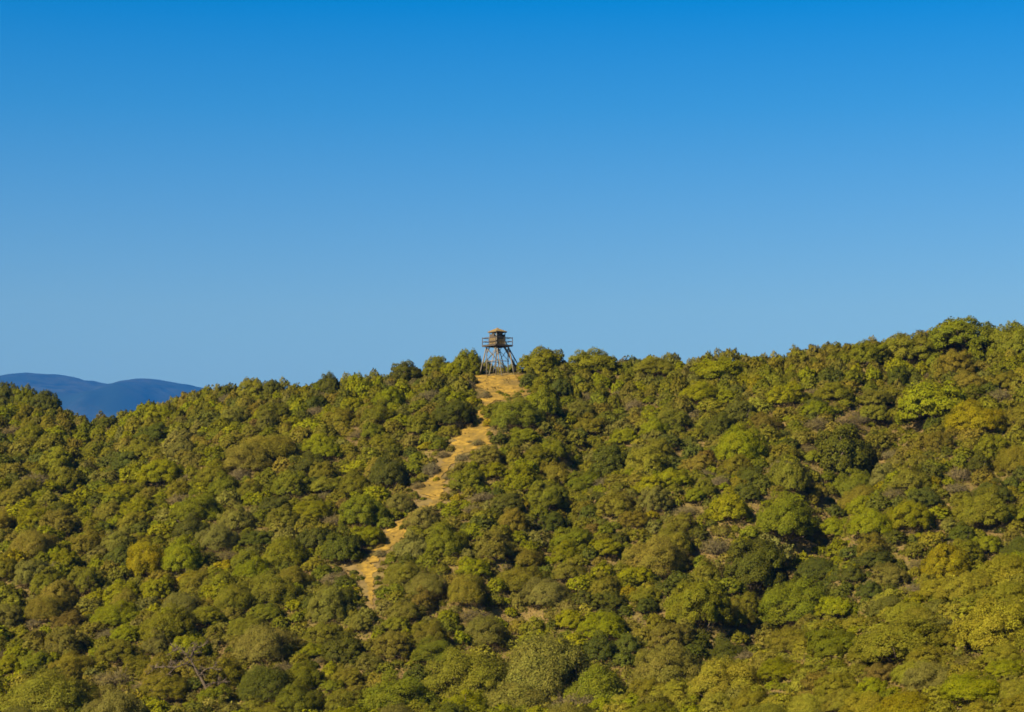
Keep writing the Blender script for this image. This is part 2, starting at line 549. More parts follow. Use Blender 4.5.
def make_protos():
    for i in range(7):                            # dense, rounded evergreen shrub
        V, var, age, cl, cr, sn = foliage_arrays(100 + i, "dense", 34 + 3 * i, 17000, 0.095, 2.0, 1.9 + 0.1 * (i % 4), 0.2)
        PROTO.setdefault("dense", []).append((leaf_mesh("shrub_foliage", V, var, age, M_LEAF, None, sn), stem_mesh("shrub_stems", 100 + i, cl, 9, 0.2, 0.05, M_BARK)))
    for i in range(6):                            # loose, feathery shrub with upright sprays
        V, var, age, cl, cr, sn = foliage_arrays(200 + i, "loose", 40, 17000, 0.105, 2.0, 2.1 + 0.12 * (i % 3), 0.1)
        PROTO.setdefault("loose", []).append((leaf_mesh("shrub_foliage", V, var, age, M_LEAF, None, sn), stem_mesh("shrub_stems", 200 + i, cl, 14, 0.1, 0.04, M_BARK)))
    for i in range(5):                            # small trees, broad crown on a short trunk
        V, var, age, cl, cr, sn = foliage_arrays(300 + i, "umbrella" if i % 2 else "dense", 44, 19000, 0.095, 2.0, 2.1 if i % 2 == 0 else 1.7, 0.15)
        PROTO.setdefault("tree", []).append((leaf_mesh("tree_crown", V, var, age, M_LEAF, None, sn), trunk_mesh("tree_trunk", 300 + i, cl, 2.0, 1.8, 0.35, M_BARK)))
    for i in range(4):                            # the same shrubs where they stand near enough to show finer leaves
        V, var, age, cl, cr, sn = foliage_arrays(130 + i, "dense", 50, 36000, 0.064, 2.0, 2.0, 0.2)
        PROTO.setdefault("dense_near", []).append((leaf_mesh("shrub_foliage", V, var, age, M_LEAF, None, sn), stem_mesh("shrub_stems", 130 + i, cl, 10, 0.2, 0.04, M_BARK)))
        V, var, age, cl, cr, sn = foliage_arrays(230 + i, "loose", 54, 36000, 0.070, 2.0, 2.1, 0.1)
        PROTO.setdefault("loose_near", []).append((leaf_mesh("shrub_foliage", V, var, age, M_LEAF, None, sn), stem_mesh("shrub_stems", 230 + i, cl, 14, 0.1, 0.035, M_BARK)))
    for i in range(4):                            # half dead, twiggy bush
        r = np.random.RandomState(400 + i)
        V, var, age, cl, cr, sn = foliage_arrays(400 + i, "loose", 34, 1500, 0.17, 2.0, 1.8, 0.1)
        mb = MB()
        for c in cl:
            b = np.array([r.normal(0, 0.3), r.normal(0, 0.3), -0.4])
            mid = b * 0.4 + c * 0.6 + r.normal(0, 0.15, 3)
            mb.tube([b, mid, c * 1.02], [0.045, 0.03, 0.012], 4)
            for _ in range(4):
                e = mid + (c - mid) * r.uniform(0.3, 1.0) + r.normal(0, 0.38, 3) + np.array([0, 0, 0.2])
                mb.tube([mid + (c - mid) * 0.2, e], [0.02, 0.006], 3)
        PROTO.setdefault("dry", []).append((leaf_mesh("dry_shrub_foliage", V, var, age, M_LEAF, None, sn), mb.mesh("dry_shrub_twigs", M_TWIG, True)))


make_protos()

COLOURS = {
    "bright": ((0.180, 0.184, 0.004), "bright yellow-green"),
    "green": ((0.140, 0.145, 0.008), "mid-green"),
    "dark": ((0.090, 0.098, 0.011), "dark green"),
    "olive": ((0.164, 0.153, 0.012), "olive"),
    "grey": ((0.170, 0.158, 0.026), "grey-green"),
    "khaki": ((0.180, 0.155, 0.018), "brownish khaki"),
    "straw": ((0.215, 0.202, 0.016), "pale straw-green"),
    "gold": ((0.215, 0.180, 0.004), "golden yellow"),
    "dry": ((0.152, 0.127, 0.045), "grey-brown"),
    "rust": ((0.155, 0.118, 0.018), "rusty brown"),
}

# ------------------------------------------------------------------ notable plants: pixel of the crown's centre, crown width and height in pixels
# (x, y, w, h, kind, colour, full label, short name used to describe its neighbours)
NOTABLE = [
    (743, 441, 52, 50, "dense", "bright", "big round bright yellow-green shrub standing alone mid-slope, right half of hill", "the big round bright shrub"),
    (848, 452, 70, 58, "tree", "dark", "broad dark green tree with deep shadow beside the small bare clearing", "the broad dark clearing tree"),
    (932, 403, 64, 40, "umbrella", "bright", "wide bright green umbrella-crowned tree high on the right slope", "the umbrella-crowned tree"),
    (945, 558, 50, 46, "dense", "gold", "golden yellow round shrub just above the near spur's edge", "the golden round shrub"),
    (148, 556, 46, 46, "dense", "gold", "yellow-brown domed shrub, left one of the touching pair low on left slope", "the yellow-brown domed shrub"),
    (185, 553, 44, 46, "dense", "bright", "bright green shrub touching the yellow-brown domed shrub on its right", None),
    (447, 538, 44, 42, "dense", "green", "round mid-green shrub right of the sandy track's lowest bend", "the round lower-track shrub"),
    (964, 334, 66, 36, "tree", "green", "large green tree forming the highest bump of the right-hand crest", "the highest crest tree"),
    (1014, 340, 44, 40, "tree", "green", "green crest tree cut by the photo's right edge", "the right-edge crest tree"),
    (906, 347, 48, 30, "tree", "olive", "olive tree on the crest just left of its highest bump", None),
    (868, 353, 44, 26, "tree", "green", "low green crest tree where the right skyline begins to climb", "the climbing-skyline tree"),
    (46, 400, 27, 24, "tree", "dark", "dark rounded tree ending the far-left knoll, against the blue mountain", "the knoll's end tree"),
    (26, 398, 26, 28, "tree", "green", "mid-green tree in the middle of the far-left knoll", None),
    (6, 396, 30, 30, "tree", "dark", "dark tree at the photo's left edge on the knoll", "the left-edge knoll tree"),
    (160, 412, 28, 22, "dense", "bright", "vivid yellow-green shrub below the mountain, near the left skyline", "the vivid shrub below the mountain"),
    (108, 406, 20, 16, "dense", "dark", "small dark skyline shrub under the mountain's saddle", None),
    (252, 386, 30, 22, "tree", "olive", "olive skyline tree where the mountain meets the hill's left shoulder", "the left-shoulder tree"),
    (272, 385, 20, 20, "loose", "dark", "dark loose shrub beside the olive left-shoulder tree on the skyline", None),
    (330, 381, 22, 24, "tree", "dark", "small dark pointed skyline tree midway between mountain and tower", "the pointed skyline tree"),
    (408, 367, 36, 24, "tree", "dark", "flat-topped dark tree on the skyline left of the tower", "the flat-topped skyline tree"),
    (452, 369, 23, 20, "dense", "bright", "round yellow-green shrub a little left of the tower", "the round shrub left of the tower"),
    (467, 356, 28, 30, "tree", "green", "green tree right beside the tower's left splayed legs", "the tree at the tower's left"),
    (437, 358, 30, 26, "dense", "green", "green skyline shrub second to the left from the tower", None),
    (541, 360, 46, 29, "tree", "green", "broad green tree right of the tower's stair foot", "the tree at the tower's stairs"),
    (596, 361, 54, 27, "tree", "green", "broad rounded green skyline tree, second right of the tower", "the second tree right of the tower"),
    (655, 365, 44, 24, "dense", "olive", "flat wide olive shrub on the level skyline right of the tower", "the flat olive skyline shrub"),
    (720, 369, 56, 24, "tree", "bright", "long yellow-green crown at the skyline's dip right of centre", "the skyline-dip tree"),
    (787, 393, 40, 30, "dense", "bright", "bright shrub with dark shadow below the right skyline's dip", "the bright shadowed shrub"),
    (700, 391, 44, 26, "dense", "bright", "bright flat-topped shrub below the skyline's dip", None),
    (519, 411, 52, 38, "loose", "green", "large spreading green shrub on the right of the upper track", "the spreading shrub by the upper track"),
    (545, 402, 34, 34, "dense", "green", "green rounded shrub behind the spreading one by the upper track", None),
    (455, 411, 44, 34, "dense", "dark", "dark green shrub overhanging the track's left side below the tower", "the overhanging track shrub"),
    (424, 422, 34, 30, "dense", "green", "mid-green shrub left of the overhanging track shrub", None),
    (390, 470, 42, 40, "dense", "dark", "dark shrub left of the track at its middle bend", "the dark mid-track shrub"),
    (365, 508, 46, 42, "dense", "green", "green shrub left of the track between middle and lower bends", None),
    (345, 545, 40, 40, "dense", "dark", "dark shrub at the left of the lower track bend", "the dark lower-track shrub"),
    (468, 478, 34, 28, "dense", "green", "small green shrub at the right edge of the middle track bend", None),
    (415, 545, 36, 32, "loose", "grey", "grey-green loose shrub right of the lower track", None),
    (424, 517, 34, 26, "loose", "grey", "grey-green shrub standing in the track between middle and lower bends", None),
    (478, 441, 14, 10, "dry", "dry", "tiny grey-brown bush growing on the sandy track itself", None),
    (545, 662, 92, 78, "loose", "grey", "tall grey-green shrub, highest of the big mass at the photo's bottom centre", "the tall bottom-centre shrub"),
    (478, 672, 86, 66, "loose", "olive", "wide olive shrub, left part of the big bottom-centre mass", "the wide bottom-centre shrub"),
    (515, 694, 76, 50, "dense", "grey", "low grey-green shrub in front of the big bottom-centre mass", None),
    (600, 684, 72, 70, "dense", "green", "large green shrub touching the tall bottom-centre shrub on its right", None),
    (790, 470, 40, 46, "loose", "olive", "tall olive shrub right of the big round bright shrub's shadow", None),
    (785, 512, 64, 54, "dense", "green", "large green shrub downhill of the broad dark clearing tree", "the large green mid-slope shrub"),
    (730, 505, 40, 34, "dense", "bright", "bright shrub below the big round bright shrub and a brown patch", None),
    (755, 560, 66, 66, "dense", "dark", "large dark shrub above the deep shady hollow", "the large dark hollow shrub"),
    (800, 598, 74, 58, "loose", "green", "large loose green shrub on the right rim of the shady hollow", "the hollow's rim shrub"),
    (700, 600, 60, 60, "dense", "green", "large green shrub on the left rim of the shady hollow", None),
    (838, 604, 40, 30, "dense", "bright", "bright green shrub sitting against the near spur's edge", None),
    (660, 552, 64, 46, "loose", "khaki", "wide khaki shrub in the lower middle of the slope", "the wide khaki shrub"),
    (545, 492, 44, 38, "dense", "green", "rounded green shrub well right of the middle track bend", "the rounded mid-slope shrub"),
    (610, 460, 40, 40, "dense", "dark", "dark shrub in the fold right of the upper slope's centre", "the dark fold shrub"),
    (250, 455, 50, 36, "loose", "khaki", "wide brownish bush high on the left slope", "the wide brownish left bush"),
    (270, 445, 60, 36, "loose", "olive", "wide olive shrub crowning the left slope's upper middle", None),
    (165, 470, 50, 34, "dense", "bright", "broad bright shrub in the middle of the upper left slope", "the broad bright left shrub"),
    (200, 505, 50, 38, "dense", "green", "broad green shrub in the middle of the left slope", "the broad green left shrub"),
    (285, 550, 48, 40, "dense", "green", "green shrub with shaded right side, left of the lower track", None),
    (985, 505, 60, 46, "dense", "olive", "large olive shrub near the right edge at mid-height", "the large right-edge shrub"),
    (1000, 620, 90, 64, "loose", "straw", "large pale straw-coloured shrub on the near spur at the right edge", "the pale spur shrub"),
    (905, 636, 84, 50, "dense", "olive", "large olive shrub in the middle of the near spur", "the large spur shrub"),
    (672, 664, 74, 56, "loose", "khaki", "pale khaki shrub at the lower left of the shady hollow", "the pale shrub fronting the hollow"),
    (727, 674, 70, 50, "loose", "straw", "pale straw-coloured shrub right of the one fronting the hollow", None),
    (485, 393, 15, 12, "dry", "dry", "low grey-brown bush at the left edge of the clearing under the tower", None),
    (455, 423, 20, 14, "dry", "dry", "grey-brown bush left of the track just under the overhanging shrub", None),
    (432, 467, 22, 18, "dry", "dry", "grey-brown bush in the crook of the track's middle bend", None),
    (419, 484, 14, 10, "dry", "dry", "low dead bush at the left tip of the middle track bend", None),
    (462, 456, 16, 12, "dry", "dry", "small dry bush where the track narrows below its widest bend", None),
    (380, 552, 16, 11, "dry", "dry", "low dry bush at the left edge of the lowest track bend", None),
    (265, 640, 60, 46, "loose", "grey", "rounded grey-green shrub right of the bare dead tree", None),
    (330, 600, 46, 46, "loose", "grey", "smooth grey-green shrub below the end of the track", "the smooth shrub below the track"),
    (45, 688, 84, 56, "loose", "olive", "large olive shrub in the photo's bottom left corner", "the bottom-left corner shrub"),
    (400, 690, 80, 50, "dense", "green", "large green shrub at the bottom, left of the wide bottom-centre shrub", None),
    (975, 415, 52, 40, "dense", "gold", "golden-green dome below and right of the umbrella-crowned tree", "the golden-green dome"),
    (870, 520, 44, 36, "dense", "bright", "bright green shrub just downhill of the small bare clearing", None),
]

# ------------------------------------------------------------------ tower and dead tree positions
TOWER = ground_hit(499, 372.5)
TOWER = np.array([TOWER[0] - 0.24, TOWER[1], 0.0])
TOWER[2] = terrain(TOWER[0], TOWER[1])
DEAD = ground_hit(204, 694)
plants = []            # dict per plant


def solve_plant(x, y, w, h, kind):
    """ground point under a crown whose centre shows at (x, y) with height h pixels"""
    base = ground_hit(x, min(y + h * 0.42, 711)) if y + h * 0.42 < 709 else ground_hit(x, 711)
    yb = y + h * 0.42
    while base is None and yb < y + h + 14:       # over the crest: step down to the first ground that shows
        yb += 1.0
        base = ground_hit(x, yb)
    if base is None:
        base = np.array([*(ray(x, y)[:2] * (300 / ray(x, y)[1])), 0])
        base[2] = terrain(base[0], base[1])
    if y + h * 0.42 >= 709:                       # below the frame: step down the spur's front
        over = (y + h * 0.42 - 709)
        Yb = max(112, base[1] - over * 0.35)
        base = np.array([base[0] * Yb / base[1], Yb, 0])
    base[2] = terrain(base[0], base[1])
    pxm = F / base[1]
    return base, w / 2 / pxm, h / pxm


for (x, y, w, h, kind, colour, label, short) in NOTABLE:
    base, r_, h_ = solve_plant(x, y, w, h, kind)
    plants.append(dict(p=base, r=r_ * (1.1 if kind == "dry" else 1.17), h=h_ * (0.92 if kind in ("tree", "umbrella") else 0.86), kind=kind, colour=colour, label=label, short=short, notable=True))

for (du, dY, w, h, kind, colour, label) in (
        (-13, 5.2, 22, 17, "loose", "khaki", "brownish shrub seen between the tower's left-hand legs, behind it"),
        (2, 6.0, 24, 13, "loose", "olive", "low olive shrub seen through the middle of the tower's legs"),
        (14, 5.6, 22, 14, "dense", "green", "green shrub behind the tower's right-hand legs and stairs")):
    Yp = TOWER[1] + dY
    Xp = (499 + du - W / 2) / F * Yp
    zp = float(terrain(Xp, Yp))
    px_ = F / Yp
    plants.append(dict(p=np.array([Xp, Yp, zp]), r=w / 2 / px_ * 1.1, h=h / px_ + TOWER[2] - zp, kind=kind, colour=colour, label=label, short=None, notable=True))

# skyline plants sit on the crest: clear of them the rest is strewn at random
dry_spots = [(408, 495), (720, 486), (635, 410), (560, 452), (110, 540), (240, 480), (900, 470), (960, 480), (870, 590), (1000, 400)]
track_keep = PATH_PTS[::3]
TRU, TRV, TRD = project(track_keep)
VISIBLE_TRACK = ~(((TRV > 401) & (TRV < 423)) | ((TRV > 501) & (TRV < 529)) | ((TRV > 457) & (TRV < 480) & (TRU < 440)))


def hides_track(p, r, h):
    """a crown here would stand in front of, or on, the open track"""
    d2 = (track_keep[:, 0] - p[0]) ** 2 + (track_keep[:, 1] - p[1]) ** 2
    if d2.min() < (r * 0.45) ** 2:
        return True
    u, v, dz = project(np.array([p[0], p[1], p[2] + h * 0.45]))
    k = F / dz
    inside = ((TRU - u) / (r * k * 0.72)) ** 2 + ((TRV - v) / (h * k * 0.42)) ** 2 < 1
    return bool((inside & VISIBLE_TRACK & (TRD > dz)).any())


SHOWN = []
for q in plants:
    if q["notable"]:
        for (a_, b_) in ((0, 0.6), (-0.5, 0.6), (0.5, 0.6), (0, 0.45)) + (((0, 0.25), (-0.5, 0.3), (0.5, 0.3)) if q["short"] else ()):
            P_ = np.array([q["p"][0] + a_ * q["r"], q["p"][1], q["p"][2] + b_ * q["h"]])
            SHOWN.append(project(P_))
for (x_, y_) in ((188, 662), (176, 666), (164, 667), (152, 670), (180, 652), (197, 650), (214, 670)):
    SHOWN.append((x_, y_, DEAD[1]))
SHOWN = np.array(SHOWN, float)


def hides_notable(p, r, h):
    u, v, dz = project(np.array([p[0], p[1], p[2] + h * 0.5]))
    k = F / dz
    inside = ((SHOWN[:, 0] - u) / (r * k)) ** 2 + ((SHOWN[:, 1] - v) / (h * k * 0.55)) ** 2 < 1
    return bool((inside & (SHOWN[:, 2] > dz + 0.3)).any())


cell = 3.0
grid = {}


def put(p, r):
    grid.setdefault((int(p[0] // cell), int(p[1] // cell)), []).append((p[0], p[1], r))


def free(p, r, k):
    n = int((r + 4.5) // cell) + 1
    cx, cy = int(p[0] // cell), int(p[1] // cell)
    for i in range(cx - n, cx + n + 1):
        for j in range(cy - n, cy + n + 1):
            for (qx, qy, qr) in grid.get((i, j), ()):
                if (qx - p[0]) ** 2 + (qy - p[1]) ** 2 < (k * (r + qr)) ** 2:
                    return False
    return True


for q in plants:
    put(q["p"], q["r"])


def pick_colour(p):
    u, v, _ = project(np.array([p[0], p[1], p[2] + 1]))
    n1 = value_noise(np.array(p[0] / 11 + 50), np.array(p[1] / 11 + 50), 31)
    n2 = value_noise(np.array(p[0] / 19 + 20), np.array(p[1] / 19 + 70), 47)
    w = dict(bright=0.13, green=0.23, dark=0.13, olive=0.24, grey=0.09, khaki=0.13, straw=0.02, gold=0.012, rust=0.012, dry=0.05)
    if u < 330:
        w["bright"] += 0.10
        w["olive"] += 0.05
    if u > 560 and v < 480:
        w["khaki"] += 0.06
    if v > 590:
        w["grey"] += 0.14
        w["khaki"] += 0.05
    w["dark"] += 0.7 * max(0, n1 - 0.6)
    w["grey"] += 0.6 * max(0, n1 - 0.65)
    w["bright"] += 1.2 * max(0, n2 - 0.56)
    w["olive"] += 1.0 * max(0, 0.42 - n2)
    w["khaki"] += 0.5 * max(0, 0.4 - n1)
    if p[1] < Y_SPUR + 4 and u > 620:
        w.update(bright=0.14, olive=0.20, khaki=0.08, grey=0.12, straw=0.55, green=0.06, dark=0.0, dry=0.01)
    elif p[1] < 222 and u > 640:
        w["dark"] += 0.8
        w["bright"] = 0.05
    ks = list(w)
    a = np.array([w[k] for k in ks])
    return ks[int(rng.choice(len(ks), p=a / a.sum()))]


def strew(n_try, r0, r1, k, y0=104, y1=None, tall=1.0):
    for _ in range(n_try):
        Y = math.sqrt(rng.uniform(y0 ** 2, (y1 or 352) ** 2))
        X = rng.uniform(-1, 1) * (Y * 0.285 + 6)
        yc = float(np.interp(W / 2 + F * X / Y, DEPTH_X, DEPTH_Y))
        if Y > yc + 14 or (tall > 1 and Y < yc - 16):
            continue
        r = rng.uniform(r0, r1)
        near_spur = Y < Y_SPUR + 5 and X / Y > 0.055
        if near_spur and r > 2.2:
            continue
        p = np.array([X, Y, 0.0])
        if not free(p, r, k):
            continue
        if (X - TOWER[0]) ** 2 + (Y - TOWER[1]) ** 2 < ((4.0 if Y < TOWER[1] + 1 else 2.9) + r) ** 2 or (X - DEAD[0]) ** 2 + (Y - DEAD[1]) ** 2 < (0.5 + r * 0.6) ** 2:
            continue
        p[2] = float(terrain(X, Y))
        colour = pick_colour(p)
        kind = {"bright": "dense", "green": "dense", "dark": "dense", "olive": "loose", "grey": "loose", "khaki": "loose", "straw": "loose", "gold": "dense", "rust": "loose", "dry": "dry"}[colour]
        if kind == "loose" and rng.rand() < 0.3 and colour == "olive":
            kind = "dense"
        if kind == "dense" and rng.rand() < 0.15:
            kind = "loose"
        h = r * (rng.uniform(0.85, 1.3) if not near_spur else rng.uniform(0.75, 1.05))
        if kind == "dry":
            h *= 0.75
        h *= tall
        if Y > yc - 3:
            h = min(h, 3.7)
        if hides_track(p, r, h) or hides_notable(p, r, h):
            continue
        u, v, dz = project(np.array([X, Y, p[2] + h * 0.5]))
        if TOWER[1] - 14 < Y < TOWER[1] and 472 < u < 524:
            continue                               # the slope below the tower is open
        put(p, r)
        plants.append(dict(p=p, r=r, h=h, kind=kind, colour=colour, label=None, short=None, notable=False))


for (x, y) in dry_spots:
    g = ground_hit(x, y)
    if g is not None:
        r = rng.uniform(1.0, 1.9)
        if not hides_track(g, r, r):
            g[2] = terrain(g[0], g[1])
            plants.append(dict(p=g, r=r, h=r * 1.1, kind="dry", colour="dry", label=None, short=None, notable=False))
            put(g, r)
strew(9000, 1.1, 1.9, 0.62, 280, 330, 1.5)
strew(1500, 2.1, 3.0, 0.74)
strew(2200, 1.7, 2.3, 0.70)
strew(9000, 1.3, 1.8, 0.68)
strew(21500, 0.8, 1.3, 0.64)
strew(28000, 0.45, 0.8, 0.58)
strew(9000, 0.8, 1.4, 0.58, 104, 200)
strew(12000, 0.4, 0.8, 0.52, 104, 200)

# ------------------------------------------------------------------ which plants show largest (coarse id buffer, nearest first)
order = sorted(range(len(plants)), key=lambda i: plants[i]["p"][1])
buf = np.full((H, W), -1, int)
yy, xx = np.mgrid[0:H, 0:W]
for i in order:
    q = plants[i]
    u, v, dz = project(np.array([q["p"][0], q["p"][1], q["p"][2] + q["h"] * 0.5]))
    k = F / dz
    a, b = q["r"] * k, q["h"] * k * 0.55
    x0, x1, y0, y1 = int(max(0, u - a)), int(min(W, u + a + 1)), int(max(0, v - b)), int(min(H, v + b + 1))
    q["uv"] = (float(u), float(v))
    q["vis"] = 0
    if x1 <= x0 or y1 <= y0:
        continue
    # behind the hill?
    top = np.array([q["p"][0], q["p"][1], q["p"][2] + q["h"] * 0.8])
    s = np.linspace(0.4, 0.985, 60)[:, None] * top[None]
    if (terrain(s[:, 0], s[:, 1]) > s[:, 2] + 0.2).any():
        continue
    sub = buf[y0:y1, x0:x1]
    m = (((xx[y0:y1, x0:x1] - u) / a) ** 2 + ((yy[y0:y1, x0:x1] - v) / b) ** 2 < 1) & (sub < 0)
    q["vis"] = int(m.sum())
    sub[m] = i


def kind_name(q):
    if q["kind"] in ("tree", "umbrella"):
        return "tree"
    return "dry_shrub" if q["kind"] == "dry" else "shrub"


LIMIT = {"shrub": 300, "tree": 300, "dry_shrub": 90}
single, mass = [], []
count = {}
for i in sorted(range(len(plants)), key=lambda i: (not plants[i]["notable"], -plants[i]["vis"])):
    q = plants[i]
    k = kind_name(q)
    if q["notable"] or (q["vis"] >= 12 and count.get(k, 0) < LIMIT[k]):
        count[k] = count.get(k, 0) + 1
        single.append(q)
    else:
        mass.append(q)
print("plants", len(plants), "single", count, "mass", len(mass))

# ------------------------------------------------------------------ labels
ANCHORS = [((499, 350), "the watchtower"), ((190, 672), "the dead tree"), ((868, 486), "the small bare clearing"), ((372, 596), "the foot of the track"),
           ((472, 438), "the widest bend of the track"), ((435, 488), "the middle bend of the track"), ((378, 560), "the lowest bend of the track"), ((738, 636), "the shady hollow")]
for q in single:
    if q["short"]:
        ANCHORS.append((q["uv"], q["short"]))


def size_word(q):
    w = 2 * q["r"] * F / q["p"][1]
    return "small" if w < 24 else ("large" if w > 44 else "medium")


FORM = {"dense": "rounded", "loose": "loose", "dry": "twiggy", "tree": "broad", "umbrella": "umbrella-crowned"}
ORD = ["", "second ", "third ", "fourth ", "fifth ", "sixth ", "seventh "]
used = set(q["label"] for q in single if q["label"])


def direction(dx, dy):
    a = math.degrees(math.atan2(-dy, dx)) % 360
    return ["to the right of", "up and right of", "directly uphill of", "up and left of", "to the left of", "down and left of", "directly downhill of", "down and right of"][int(((a + 22.5) % 360) // 45)]


rows = []
for q in single:
    if q["label"]:
        continue
    c = []
    for (uv, name) in ANCHORS:
        dx, dy = q["uv"][0] - uv[0], q["uv"][1] - uv[1]
        c.append((math.hypot(dx, dy), name, direction(dx, dy)))
    c.sort()
    q["cand"] = c[:4]
    rows.append(q)
rows.sort(key=lambda q: q["cand"][0][0])          # the plant closest to its landmark takes the plain wording, the next says «second»
for q in rows:
    words = f"{size_word(q)} {COLOURS[q['colour']][1]} {FORM[q['kind']]} {kind_name(q).replace('_', ' ')}"
    done = None
    for n in range(7):
        for (d, name, dr) in q["cand"][: 1 if n < 1 else 2]:
            t = f"{ORD[n]}{words} {dr} {name}"
            if t not in used and len(t.replace("-", " ").split()) <= 16:
                done = t
                break
        if done:
            break
    q["label"] = done or f"{words} {q['cand'][2][2]} {q['cand'][2][1]}"
    used.add(q["label"])

# ------------------------------------------------------------------ individual plants
GROUP = {"shrub": "evergreen shrubs covering the hillside", "tree": "small trees on the hill and its crest", "dry_shrub": "dry twiggy bushes among the green shrubs"}
CAT = {"shrub": "shrub", "tree": "tree", "dry_shrub": "bush"}
PART = {"shrub": ("foliage", "stems"), "tree": ("crown", "trunk"), "dry_shrub": ("foliage", "twigs")}
for q in single:
    kn = kind_name(q)
    root = bpy.data.objects.new(kn, None)
    COL.objects.link(root)
    root.empty_display_size = 0.3
    pk = "tree" if q["kind"] in ("tree", "umbrella") else q["kind"]
    if pk in ("dense", "loose") and q["r"] * F / q["p"][1] > 24:
        pk += "_near"
    lst = PROTO[pk]
    if q["kind"] == "umbrella":
        a, b = lst[1]
        hh = 1.75
    elif pk == "tree":
        j = int(rng.choice([0, 2, 4]))
        a, b = lst[j]
        hh = 2.15
    else:
        a, b = lst[rng.randint(len(lst))]
        hh = 2.3
    sx = q["r"] / 2.0 * rng.uniform(0.94, 1.1)
    sy = q["r"] / 2.0 * rng.uniform(0.9, 1.1)
    root.location = (q["p"][0], q["p"][1], q["p"][2] - 0.05)
    root.rotation_euler = (0, 0, rng.uniform(0, 6.283))
    root.scale = (sx, sy, q["h"] / hh)
    root["label"], root["category"], root["group"] = q["label"], CAT[kn], GROUP[kn]
    c = np.array(COLOURS[q["colour"]][0]) * (rng.uniform(1.06, 1.16) if q["notable"] and q["colour"] != "dark" else rng.uniform(0.86, 1.16)) * np.array([rng.uniform(0.93, 1.07), 1, rng.uniform(0.8, 1.3)])
    f = link(PART[kn][0], a, root)
    f.color = (*c, 1)
    link(PART[kn][1], b, root)

# ------------------------------------------------------------------ the rest of the scrub: one mass
LOW = {"dense": [foliage_arrays(500 + i, "dense", 32, 2200, 0.235, 2.0, 1.95, 0.15) for i in range(5)],
       "dense_near": [foliage_arrays(520 + i, "dense", 34, 5200, 0.145, 2.0, 1.95, 0.15) for i in range(4)],
       "loose_near": [foliage_arrays(620 + i, "loose", 34, 5200, 0.16, 2.0, 2.1, 0.1) for i in range(4)],
       "loose": [foliage_arrays(600 + i, "loose", 32, 2200, 0.25, 2.0, 2.1, 0.1) for i in range(5)]}
mv, mvar, mage, mt, mn = [], [], [], [], []
for q in mass:
    V, var, age, _c, _r, sn = LOW[("dense" if q["kind"] in ("dense", "tree", "umbrella") else "loose") + ("_near" if q["p"][1] < 192 and q["vis"] > 0 else "")][rng.randint(4)]
    share = 1.0 if q["r"] > 1.2 else (0.55 if q["r"] > 0.85 else 0.34)
    if q["kind"] == "dry":
        share *= 0.6
    if q["vis"] == 0:                             # deep in the thicket: fewer, broader sprays
        share *= 0.4
    m_ = max(150, int(min(len(V), 1700) * share)) if q["vis"] == 0 else int(len(V) * share)
    keep = rng.choice(len(V), m_, replace=False)
    big = min(1.9, (len(V) / m_) ** 0.5 * (1.0 if q["vis"] else 0.9))
    V, var, age, sn = V[keep], var[keep], age[keep], sn[keep]
    a = rng.uniform(0, 6.283)
    ca, sa = math.cos(a), math.sin(a)
    s = q["r"] / 2.0
    if big > 1.05:                                # fewer sprays are broader ones
        ctr = V.mean(1, keepdims=True)
        V = ctr + (V - ctr) * big
    x, y, z = V[..., 0] * s, V[..., 1] * s, V[..., 2] * q["h"] / 2.3
    mv.append(np.stack([x * ca - y * sa + q["p"][0], x * sa + y * ca + q["p"][1], z + q["p"][2] - 0.05], -1).astype(np.float32))
    mn.append(np.stack([sn[:, 0] * ca - sn[:, 1] * sa, sn[:, 0] * sa + sn[:, 1] * ca, sn[:, 2]], -1))
    mvar.append(var)
    mage.append(age)
    c = np.array(COLOURS[q["colour"]][0]) * rng.uniform(0.84, 1.18) * np.array([rng.uniform(0.93, 1.07), 1, rng.uniform(0.8, 1.3)])
    mt.append(np.repeat(c[None], len(V), 0))
scrub = link("shrubbery", leaf_mesh("shrubbery", np.concatenate(mv), np.concatenate(mvar), np.concatenate(mage), M_LEAF_MASS, np.concatenate(mt), np.concatenate(mn)))
scrub["kind"] = "stuff"
scrub["label"] = "smaller green and brown scrub filling the gaps between the shrubs"

# low scrub, dry grass and twigs on the soil between the shrubs
n = 330000
Y = np.sqrt(rng.uniform(104 ** 2, 318 ** 2, n))
X = rng.uniform(-1, 1, n) * (Y * 0.258 + 3)
d2 = np.full(n, 99.0)
for p in PATH_PTS[::5]:
    d2 = np.minimum(d2, (X - p[0]) ** 2 + (Y - p[1]) ** 2)
edge = value_noise(X / 1.3, Y / 1.3, 78)
keep = (d2 > 1.4) | ((d2 > 0.3) & (edge > 0.6) & (rng.rand(n) < 0.5)) | (rng.rand(n) < 0.05)
keep &= (value_noise(X / 2.5, Y / 2.5, 77) > 0.12) | (rng.rand(n) < 0.35)
keep &= ((X - TOWER[0]) ** 2 + (Y - TOWER[1]) ** 2 > 9) | (rng.rand(n) < 0.1)
X, Y, d2 = X[keep], Y[keep], d2[keep]
mound = value_noise(X / 0.9, Y / 0.9, 79) * value_noise(X / 4.0, Y / 4.0, 80)
P = np.stack([X, Y, terrain(X, Y) + rng.uniform(0.1, 1, len(X)) * (0.08 + 1.1 * mound) * np.clip(d2, 0.2, 1)], 1)
V = leaf_quads(P, np.stack([rng.normal(0, 0.6, len(X)), -0.6 * np.ones(len(X)), rng.uniform(0.2, 1.0, len(X))], 1), 0.30, rng, 0.4, 0)
dryness = value_noise(X / 5.0 + 3, Y / 5.0 + 8, 81) + rng.normal(0, 0.12, len(X)) + np.where(d2 < 4, 0.25, 0)
